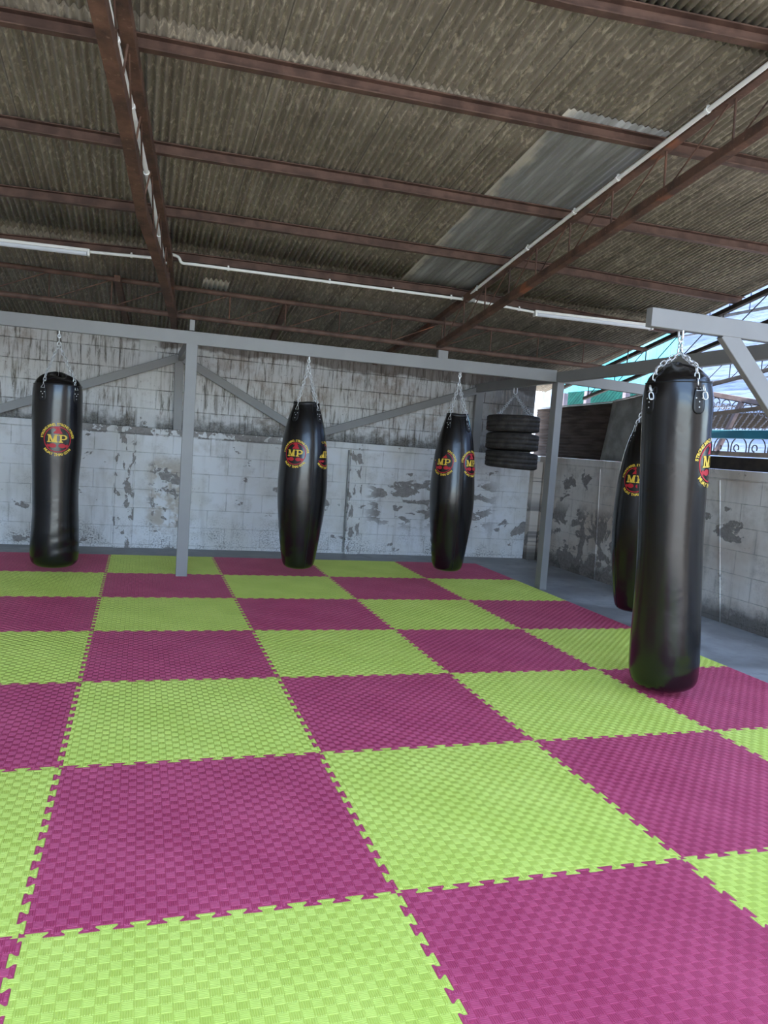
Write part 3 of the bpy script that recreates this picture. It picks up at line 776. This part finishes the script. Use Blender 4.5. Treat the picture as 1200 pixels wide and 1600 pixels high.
ub = [(tc.x-.02, 5.6, 2.015)]+[(tc.x-.02*math.cos(PI*k/8), 5.6, 1.965-.02*math.sin(PI*k/8)) for k in range(9)]+[(tc.x+.02, 5.6, 2.015)]
m.tube(ub, .005, 8)
for a in (20, 115, 205, 300):
    e = Vector((4.12+.225*math.cos(a*PI/180), 5.6+.225*math.sin(a*PI/180), 1.725)); chain(m, (tc.x, 5.6, 1.945), e, .032, .019, .003)
    m.tube([e+Vector((0, 0, .006))+Vector((math.cos(a*PI/180)*.016*math.cos(2*PI*k/10), math.sin(a*PI/180)*.016*math.cos(2*PI*k/10), .016*math.sin(2*PI*k/10))) for k in range(10)], .003, 6, closed=True)
o = m.build('tyre_chain', M_CHROME); tag(o, 'silver four-strand chain from which the tyre stack hangs', 'chain')

# ------------------------------------------------------------------ conduits, junction box, batten lamps
def conduit(lab, pts, clips, r=.0115):
    e = empty('electrical_conduit', pts[0]); i0 = Vector(pts[0])
    m = MB(); P = [Vector(p)-i0 for p in pts]
    Q = [P[0]]
    for a, b2, c2 in zip(P, P[1:], P[2:]):
        d1 = (a-b2); d2 = (c2-b2); l = min(.05, d1.length*.4, d2.length*.4)
        s = b2+d1.normalized()*l; t = b2+d2.normalized()*l
        Q += [s*(1-u)**2+b2*2*u*(1-u)+t*u*u for u in (0, .25, .5, .75, 1)]
    Q.append(P[-1]); m.tube(Q, r, 10); m.build('pipe', M_PVC, e)
    for t in clips:
        k = min(int(t), len(P)-2); p = P[k]+(P[k+1]-P[k])*(t-k); d = (P[k+1]-P[k]).normalized()
        c2 = MB(); c2.tube([p-d*.008, p+d*.008], r*1.35, 10); c2.box(p+Vector((0, 0, r*1.5)), (.012, .012, .012)); c2.build('clip', M_PVC, e)
    tag(e, lab, 'conduit', 'white electrical conduits'); return e
conduit('white conduit along the left half of the cross purlin, between left truss and junction box',
        [(.40, 4.215, 2.612), (.455, 4.21, 2.60), (.475, 4.21, 2.555), (.56, 4.205, 2.558), (2.80, 4.15, 2.572)], [3.12, 3.48, 3.72, 3.95])
conduit('short white conduit between the left batten lamp and the left truss', [(-.184, 4.30, 2.562), (.31, 4.225, 2.57)], [.6, .93])
conduit('short white conduit from the right truss to the right batten lamp', [(2.90, 4.155, 2.572), (3.51, 4.215, 2.562)], [.4, .75])
conduit('long white conduit fixed along the top chord of the right truss',
        [(2.775, -1.4, zr(-1.4, -.10)), (2.775, .93, 3.06), (2.78, 2.0, 2.905), (2.785, 3.2, 2.72), (2.79, 3.78, 2.625), (2.80, 3.95, 2.60), (2.825, 4.13, 2.575)], [1.3, 1.97, 2.35, 2.85, 4.5], r=.0125)
conduit('white conduit inside the left truss, crossed by thin rods',
        [(-.245, -1.4, zr(-1.4, -.13)), (.035, 1.435, 2.955), (.093, 1.9, 2.882), (.158, 2.4, 2.806), (.25, 3.2, 2.682), (.345, 4.12, 2.54)], [1.5, 2.5, 3.5, 4.5], r=.0135)
m = MB(); m.box((0, 0, 0), (.07, .07, .045)); m.tube([(-.03, 0, 0), (-.06, 0, 0)], .015, 10); m.tube([(.03, 0, 0), (.06, 0, 0)], .015, 10)
o = m.build('junction_box', M_GREYBOX, bevel=.004); o.location = (2.845, 4.15, 2.578); tag(o, 'small grey junction box where the conduits meet at the right truss', 'junction box')
m = MB(); m.box((0, 0, 0), (.05, .05, .04)); o = m.build('junction_box', M_GREYBOX, bevel=.004); o.location = (.35, 4.20, 2.55); tag(o, 'small junction box tucked into the left truss', 'junction box')
def batten(lab, a, b2):
    a = Vector(a); b2 = Vector(b2); mid = (a+b2)/2; e = empty('batten_lamp', mid); d = (b2-a).normalized()
    m = MB(); m.bar(a-mid, b2-mid, .055, .022, bev=.003); m.build('housing', M_PVC, e)
    m = MB(); m.tube([a-mid+d*.02+Vector((0, -.0, -.022)), b2-mid-d*.02+Vector((0, 0, -.022))], .017, 12); m.build('tube_cover', M_TUBE, e)
    for p in (a-mid+d*.008, b2-mid-d*.008):
        m = MB(); m.box(p+Vector((0, 0, -.016)), (.018, .055, .05)); m.build('end_cap', M_PVC, e, bevel=.003)
    tag(e, lab, 'lamp', 'unlit batten lamps'); return e
batten('unlit white batten lamp at the left edge under the roof', (-1.39, 4.43, 2.566), (-.184, 4.30, 2.568))
batten('unlit white batten lamp on the right, ending behind the bag arm', (3.52, 4.215, 2.566), (4.70, 4.13, 2.572))

# ------------------------------------------------------------------ puzzle mats
T, NT = 1.0, 12
def edge_curve(n=NT, d=.0115):
    """dovetail wave along 0..1, offset across; starts and ends at 0"""
    p = T/n; w = p/2; pts = [(0, 0)]
    for k in range(n):
        a = k*p; b, c = a+w*.5, a+w*1.5
        if k: pts += [(b+.004, -d), (b+.0055, -d*.55)]
        pts += [(b-.001, 0), (b-.0075, d*.6), (b-.0055, d), (c+.0055, d), (c+.0075, d*.6), (c+.001, 0)]
        if k < n-1: pts += [(c-.0055, -d*.55), (c-.004, -d)]
    pts.append((1, 0))
    return pts
EC = edge_curve()
def mat_outline(sides):   # sides: dict bottom,right,top,left -> toothed?
    g = .0007
    B = [(x, (o if sides[0] else 0)) for x, o in EC]
    Rr = [(1-(-o if sides[1] else 0), y) for y, o in EC]
    Tt = [(x, 1+(o if sides[2] else 0)) for x, o in EC][::-1]
    L = [((o if sides[3] else 0), y) for y, o in EC][::-1]
    P = B[:-1]+Rr[:-1]+Tt[:-1]+L[:-1]
    out = []
    for q in P:
        if not out or (abs(q[0]-out[-1][0])+abs(q[1]-out[-1][1])) > .0006: out.append(q)
    # drop collinear points on straight sides
    res = []
    n = len(out)
    for i in range(n):
        a, b, c = out[i-1], out[i], out[(i+1) % n]
        if abs((b[0]-a[0])*(c[1]-a[1])-(b[1]-a[1])*(c[0]-a[0])) > 1e-9: res.append(b)
    return res
def inside(P, x, y):
    c = False; n = len(P)
    for i in range(n):
        x1, y1 = P[i]; x2, y2 = P[i-1]
        if (y1 > y) != (y2 > y) and x < (x2-x1)*(y-y1)/(y2-y1)+x1: c = not c
    return c
def inset(P, d):
    n = len(P); out = []
    for i in range(n):
        a, b, c = Vector(P[i-1]), Vector(P[i]), Vector(P[(i+1) % n])
        n1 = Vector((-(b-a).y, (b-a).x)).normalized(); n2 = Vector((-(c-b).y, (c-b).x)).normalized()
        q = (n1+n2); q = q.normalized() if q.length > 1e-6 else n1
        out.append(tuple(b+q*d/max(.5, q.dot(n1))))
    return out
CELLS, RIBS, RH = 36, 5, .0016
def mat_mesh(name, sides):
    P0 = mat_outline(sides); P1 = inset(P0, .0003); P2 = inset(P0, .0014)
    m = MB(); n = len(P0)
    vs = [(x, y, -.020) for x, y in P1]+[(x, y, -.0022) for x, y in P1]+[(x, y, -RH) for x, y in P2]
    fs = [(i, (i+1) % n, n+(i+1) % n, n+i) for i in range(n)]+[(n+i, n+(i+1) % n, 2*n+(i+1) % n, 2*n+i) for i in range(n)]
    m.add(vs, fs); m.add([(x, y, -RH) for x, y in P2], [tuple(range(n))]); m.add([(x, y, -.020) for x, y in P1], [tuple(range(n-1, -1, -1))])
    # raised basket-weave ribs, moulded over the whole mat and its teeth
    cs = T/CELLS; rp = cs/RIBS; P3 = inset(P0, .002)
    for i in range(-1, CELLS+1):
        for j in range(-1, CELLS+1):
            edge = i < 1 or j < 1 or i > CELLS-2 or j > CELLS-2
            for k in range(RIBS):
                a0, a1 = .0009, cs-.0009; c0 = (k+.5)*rp
                for hb, ht, e in ((rp*.40, rp*.23, .0014),):
                    if (i+j) % 2 == 0:
                        q = [(i*cs+a0, j*cs+c0-hb), (i*cs+a1, j*cs+c0-hb), (i*cs+a1, j*cs+c0+hb), (i*cs+a0, j*cs+c0+hb)]
                        t = [(i*cs+a0+e, j*cs+c0-ht), (i*cs+a1-e, j*cs+c0-ht), (i*cs+a1-e, j*cs+c0+ht), (i*cs+a0+e, j*cs+c0+ht)]
                    else:
                        q = [(i*cs+c0-hb, j*cs+a0), (i*cs+c0+hb, j*cs+a0), (i*cs+c0+hb, j*cs+a1), (i*cs+c0-hb, j*cs+a1)]
                        t = [(i*cs+c0-ht, j*cs+a0+e), (i*cs+c0+ht, j*cs+a0+e), (i*cs+c0+ht, j*cs+a1-e), (i*cs+c0-ht, j*cs+a1-e)]
                    if edge and not all(inside(P3, *p) for p in q):
                        # shorten to the half that still lies on the mat
                        done = False
                        for s0, s1 in ((0, .5), (.5, 1), (0, .25), (.75, 1)):
                            if (i+j) % 2 == 0: f = lambda p, pts: (pts[0][0]+(pts[1][0]-pts[0][0])*p)
                            lerp = lambda A_, B_, u: (A_[0]+(B_[0]-A_[0])*u, A_[1]+(B_[1]-A_[1])*u)
                            if (i+j) % 2 == 0:
                                qq = [lerp(q[0], q[1], s0), lerp(q[0], q[1], s1), lerp(q[3], q[2], s1), lerp(q[3], q[2], s0)]
                                tt = [lerp(t[0], t[1], s0), lerp(t[0], t[1], s1), lerp(t[3], t[2], s1), lerp(t[3], t[2], s0)]
                            else:
                                qq = [lerp(q[0], q[3], s0), lerp(q[1], q[2], s0), lerp(q[1], q[2], s1), lerp(q[0], q[3], s1)]
                                tt = [lerp(t[0], t[3], s0), lerp(t[1], t[2], s0), lerp(t[1], t[2], s1), lerp(t[0], t[3], s1)]
                            if all(inside(P3, *p) for p in qq): q, t, done = qq, tt, True; break
                        if not done: continue
                    o = len(m.v); m.v += [(a, b, -RH) for a, b in q]+[(a, b, 0) for a, b in t]
                    for f in ((0, 1, 5, 4), (1, 2, 6, 5), (2, 3, 7, 6), (3, 0, 4, 7), (4, 5, 6, 7)):
                        m.f.append(tuple(x+o for x in f)); m.m.append(0); m.sm.append(False)
    me = bpy.data.meshes.new(name); me.from_pydata(m.v, [], m.f); me.update(); me.materials.append(M_GREEN); return me
MESH = {}
ORD = ['back', 'second', 'third', 'fourth', 'fifth', 'sixth', 'seventh', 'eighth']
ORDC = ['rightmost', 'second from right', 'third from right', 'fourth from right', 'fifth from right', 'sixth from right']
for i in range(-2, 4):
    for j in range(-1, 6):
        sides = (1, 0 if i == 3 else 1, 0 if j == 5 else 1, 1)
        if sides not in MESH: MESH[sides] = mat_mesh('puzzle_mat', sides)
        o = bpy.data.objects.new('puzzle_mat', MESH[sides]); COL.objects.link(o)
        mt = M_PLUM if (i+j) % 2 == 0 else M_GREEN
        o.material_slots[0].link = 'OBJECT'; o.material_slots[0].material = mt
        o.location = (i+(.03 if i < 3 else 0)*0, j, 0)
        cn = 'plum' if (i+j) % 2 == 0 else 'lime green'
        row = 'back row' if j == 5 else '%s row from the back' % ORD[5-j]
        lab = '%s foam puzzle mat, %s, %s' % (cn, row, ORDC[3-i])
        tag(o, lab, 'mat', 'interlocking foam floor mats')

# ------------------------------------------------------------------ things on and beyond the low right wall
def wavy_sheet(name, mat, y0, y1, z0, z1, x0, pitch, amp, bow=None, trim=None):
    e = None; m = MB(); nz = int((z1-z0)/pitch*6)+1; ny = 10
    for layer in (0, 1):
        vs = []
        for j in range(ny+1):
            for k in range(nz+1):
                v = k/nz; y = y0+(y1-y0)*j/ny; z = z0+(z1-z0)*v
                x = x0+amp*math.sin(2*PI*(z-z0)/pitch)
                if bow: x, y, z = bow(x, y, z, j/ny, v)
                vs.append((x+layer*.004, y, z))
        fs = [(j*(nz+1)+k, j*(nz+1)+k+1, (j+1)*(nz+1)+k+1, (j+1)*(nz+1)+k) for j in range(ny) for k in range(nz)]
        m.add(vs, fs, 0, True)
    NN = (ny+1)*(nz+1); b0 = len(m.v)-2*NN
    bd = [k for k in range(nz)]+[j*(nz+1)+nz for j in range(ny)]+[ny*(nz+1)+nz-k for k in range(nz)]+[(ny-j)*(nz+1) for j in range(ny)]
    for a, c in zip(bd, bd[1:]+bd[:1]): m.f.append((b0+a, b0+c, b0+c+NN, b0+a+NN)); m.m.append(0); m.sm.append(False)
    return m.build(name, mat)
o = wavy_sheet('corrugated_panel', M_BROWNSH, 5.36, 7.05, 1.297, 1.905, 5.20, .036, .0035, bow=lambda x, y, z, u, v: (x, y, z+(1-u)*.035*v))
tag(o, 'dark brown corrugated panel standing on the low right wall', 'panel')
o = wavy_sheet('cement_sheet', M_CEMENT, 4.45, 5.36, 1.297, 2.00, 5.17, .7, .0, bow=lambda x, y, z, u, v: (x-.05*math.sin(PI*v)*u+.0, y+u*(-.10*math.sin(PI*v*.9)-.0+.10*(1-v)), z+(1-u)*.03*v-u*.055*v))
tag(o, 'grey mouldy cement sheet standing on the right wall beside the brown panel', 'panel')
m = MB(); m.bar((5.19, 7.05, 1.915), (5.19, 5.35, 1.95), .03, .012); m.bar((5.19, 5.35, 1.95), (5.17, 4.45, 2.055), .03, .014)
o = m.build('edge_strip', M_WHITEEDGE); tag(o, 'thin white strip capping the panels on the right wall', 'strip')
m = MB(); m.bar((5.17, 5.33, 1.985), (5.17, 4.35, 2.055), .05, .05); o = m.build('dark_batten', M_DARKIRON); o.location = (.06, 0, -.035); tag(o, 'dark batten behind the white strip on the right wall', 'batten')
m = MB(); m.bar((5.15, 4.35, 1.358), (5.15, 1.2, 1.358), .09, .11, bev=.003); o = m.build('timber_beam', M_DARKIRON); o.location = (0, 0, -.006); tag(o, 'dark brown beam lying on top of the low right wall', 'beam')

# ornamental grille beyond the wall
gr = empty('iron_grille', (5.8, 3.9, 1.29)); gi = Vector(gr.location)
GX = 5.8
def G(y, z): return Vector((GX, y, z))-gi
def railz(y): return 1.985-.165*(4.2-y)+.0
for nm, za, zb, w, mt in (('top_rail', railz(4.9), railz(3.2), .045, M_PINK),):
    m = MB(); m.bar(G(4.9, za+.02), G(3.2, zb+.02), .03, w); m.build(nm, mt, gr)
m = MB(); m.bar(G(4.9, railz(4.9)-.005), G(3.2, railz(3.2)-.005), .02, .012); m.build('upper_edge', M_DARKIRON, gr)
m = MB(); m.bar(G(4.9, 1.455), G(3.0, 1.455), .03, .045); m.build('bottom_rail', M_DARKIRON, gr)
m = MB(); m.bar(G(4.9, 1.64), G(3.0, 1.64), .02, .015); m.build('middle_rail', M_DARKIRON, gr)
def arcp(cy_, cz_, r, a0, a1, n=14): return [G(cy_+r*math.cos(a0+(a1-a0)*k/n), cz_+r*math.sin(a0+(a1-a0)*k/n)) for k in range(n+1)]
yy = 4.75
while yy > 3.25:
    zt_ = railz(yy)-.07
    m = MB(); m.tube(arcp(yy, zt_, .06, 0, PI, 12), .0055, 6); m.tube(arcp(yy+.035, zt_-.01, .024, PI*.0, PI*1.8, 12), .0055, 6); m.tube(arcp(yy-.035, zt_-.01, .024, PI, -PI*.8, 12), .0055, 6)
    m.build('upper_scroll', M_IRON, gr); yy -= .145
yy = 4.85
k = 0
while yy > 3.05:
    # twisted slanting bar
    a = G(yy, 1.70); b2 = G(yy-.125, railz(yy-.12)-.095); m = MB(); n = 40; d = (b2-a); sgm = []
    for q in range(n+1):
        t = q/n; sgm.append(a+d*t+Vector((.003*math.cos(t*40), .0035*math.sin(t*40), 0)))
    m.tube(sgm, .006, 6); m.build('twisted_bar', M_IRON, gr)
    m = MB(); m.tube(arcp(yy+.022, 1.685, .02, 0, 2*PI*.85, 10), .0055, 6); m.build('bar_scroll', M_IRON, gr)
    yy -= .083; k += 1
yy = 4.55
while yy > 3.2:
    m = MB(); m.tube([G(yy+.10, 1.478)]+arcp(yy, 1.52, .10, 0, PI, 16)[0:]+[G(yy-.10, 1.478)], .006, 6)
    m.tube(arcp(yy+.03, 1.515, .032, -PI*.5, PI*1.2, 12), .006, 6); m.build('lower_scroll', M_DARKIRON, gr); yy -= .235
for y0, off in ((4.34, 0), (3.28, 0)):
    m = MB(); m.bar(G(y0+.03, 1.48), G(y0-.235, railz(y0-.235)), .035, .045, up=(1, 0, 0)); m.build('slanting_post', M_PINK, gr)
G_ROOT = gr
tag(gr, 'ornamental wrought iron grille with scrolls and twisted bars beyond the right wall', 'grille')
m = MB(); m.bar((5.62, 5.2, 1.635), (5.62, 2.6, 1.637), .05, .082, bev=.004); o = m.build('teal_rail', M_TEAL); tag(o, 'teal painted steel rail in front of the iron grille', 'rail')
m = MB(); m.box((5.9, 3.9, 1.79), (.03, 2.2, .15)); o = m.build('backing_board', M_DARKIRON, gr); o.location = -gi
# second lattice outside, below the roof edge
yt = truss('yard_truss', 'dark lattice truss outside, seen behind the foreground bag and its arm brace',
      poly([(5.7, 2.4, 2.66), (5.7, 5.2, 2.27)]), poly([(5.7, 2.4, 2.418), (5.7, 5.2, 2.035)]), [2.6, 3.0, 3.4, 3.8, 4.2, 4.6, 5.0], mat=M_DARKIRON, wt=.03, wb=.035, rod=.005)
m = MB(); m.bar((5.55, 4.6, 1.80), (5.55, 2.6, 1.94), .03, .035); o = m.build('lower_bar', M_DARKIRON, yt); o.location = -yt.location
# posts carrying these outside pieces
for i, (x, y, z1, lab) in enumerate(((5.7, 2.5, 2.62, 'dark post under the near end of the outside lattice truss'), (5.7, 5.15, 2.25, 'dark post under the far end of the outside lattice truss'))):
    m = MB(); m.box((x, y, (z1-.14)/2-.07), (.05, .05, z1+.14-.1)); o = m.build('post', M_DARKIRON, yt); o.location = -yt.location

# neighbour's wall, far wall, awning, columns
nb = empty('neighbour_house', (8.6, 5.5, -.14)); ni = Vector(nb.location)
m = MB(); m.box(Vector((8.7, 4.4, 1.73))-ni, (.2, 8.4, 3.74)); m.build('house_wall', M_SIDING, nb)
m = MB(); m.box(Vector((8.72, 4.4, 3.62))-ni, (.2, 8.4, .05)); m.build('ledge_strip', M_DARKIRON, nb)
yy = 8.45
while yy > .4:
    m = MB(); m.box(Vector((8.68, yy-.2, 4.25))-ni, (.14, .385, 1.2)); m.build('upper_panel', M_SIDING, nb); yy -= .41
for k in range(9):
    m = MB(); zz = .3+k*.39; m.bar(Vector((8.585, 8.6, zz))-ni, Vector((8.585, .2, zz+.0))-ni, .02, .012); m.build('board_joint', M_DARKIRON, nb)
tag(nb, 'pale blue weathered house wall beyond the right side of the shed', 'house')
fw_ = MB(); fw_.box((11.0, 13, 1.55), (.2, 12, 3.4)); o = fw_.build('far_wall', M_WEATHER); tag(o, 'weathered white wall far behind the low right wall', 'wall')
aw = empty('awning', (9.5, 11.0, -.14)); ai = Vector(aw.location)
m = MB(); 
for k in range(30):
    y0 = 9.2+k*.2; m.box(Vector((9.4, y0, 3.55))-ai, (.03, .196, 1.9))
m.build('cyan_sheets', M_CYAN, aw)
for yy in (9.1, 12, 15.2):
    m = MB(); m.box(Vector((9.5, yy, 2.2))-ai, (.1, .1, 4.68)); m.build('post', M_PINK, aw)
tag(aw, 'bright cyan sheet screen between the neighbouring buildings', 'screen')
gs = empty('green_canopy', (8.4, 10.2, -.14)); gi2 = Vector(gs.location)
m = MB()
import functools
for k in range(26):
    y0 = 9.0+k*.11; zt = 2.44+.03*math.sin(k) ; z0 = 2.26
    m.bar(Vector((8.18, y0, 2.20))-gi2, Vector((8.50, y0, 2.63))-gi2, .10, .02)
m.build('canopy_sheet', M_GREENSH, gs)
for yy in (9.3, 10.5, 11.3):
    m = MB(); m.box(Vector((8.12, yy, 1.21))-gi2, (.09, .09, 2.70)); m.build('canopy_post', M_PINK, gs)
tag(gs, 'dark green corrugated canopy behind the panels, right of the right post', 'canopy')
for i, (x, y, lab) in enumerate(((8.5, 12.75, 'white column seen just right of the right steel post'), (8.5, 14.2, 'white column seen just left of the right steel post'))):
    m = MB(); m.box((x, y, 1.8), (.3, .3, 3.9)); o = m.build('white_column', M_WHITEEDGE); tag(o, lab, 'column', 'white columns far behind')

# unseen blocks added behind the camera to narrow the sky the bags reflect
for nm, loc, d, lab in (('added_mass_right', (7.2, -6.5, 2.5), (4.4, 6, 5.3), 'added plain block outside the view on the right, narrowing the sky opening'),
                        ('added_mass_left', (-7.0, -6.0, 2.5), (4.6, 8, 5.3), 'added plain block outside the view on the left, narrowing the sky opening')):
    m = MB(); m.box(loc, d); o = m.build(nm, M_ADDEDMASS); struct(o, lab, 'wall')

# ------------------------------------------------------------------ light
w = bpy.data.worlds.new('World'); sc.world = w; w.use_nodes = True; nt = w.node_tree
bg = nt.nodes['Background']; sky = nt.nodes.new('ShaderNodeTexSky')
sky.sky_type = 'NISHITA'; sky.sun_disc = False; sky.sun_elevation = math.radians(58); sky.sun_rotation = 0; sky.air_density = 1.0; sky.dust_density = .7; sky.ozone_density = 1.0
kk = N(nt); nt.links.new(kk.mix(.45, sky.outputs[0], (.95, 1.45, 2.35)), bg.inputs[0]); bg.inputs[1].default_value = .46
s = bpy.data.lights.new('sun', 'SUN'); s.energy = 5.5; s.angle = math.radians(.6); s.color = (1, .95, .86)
so = bpy.data.objects.new('sun', s); COL.objects.link(so)
dirv = Vector((.15, -math.cos(math.radians(70)), -math.sin(math.radians(70))))
so.rotation_euler = dirv.to_track_quat('-Z', 'Y').to_euler()
sc.view_settings.view_transform = 'Standard'; sc.view_settings.look = 'None'
sc.view_settings.gamma = 1; sc.view_settings.use_curve_mapping = False; sc.view_settings.exposure = 1.78
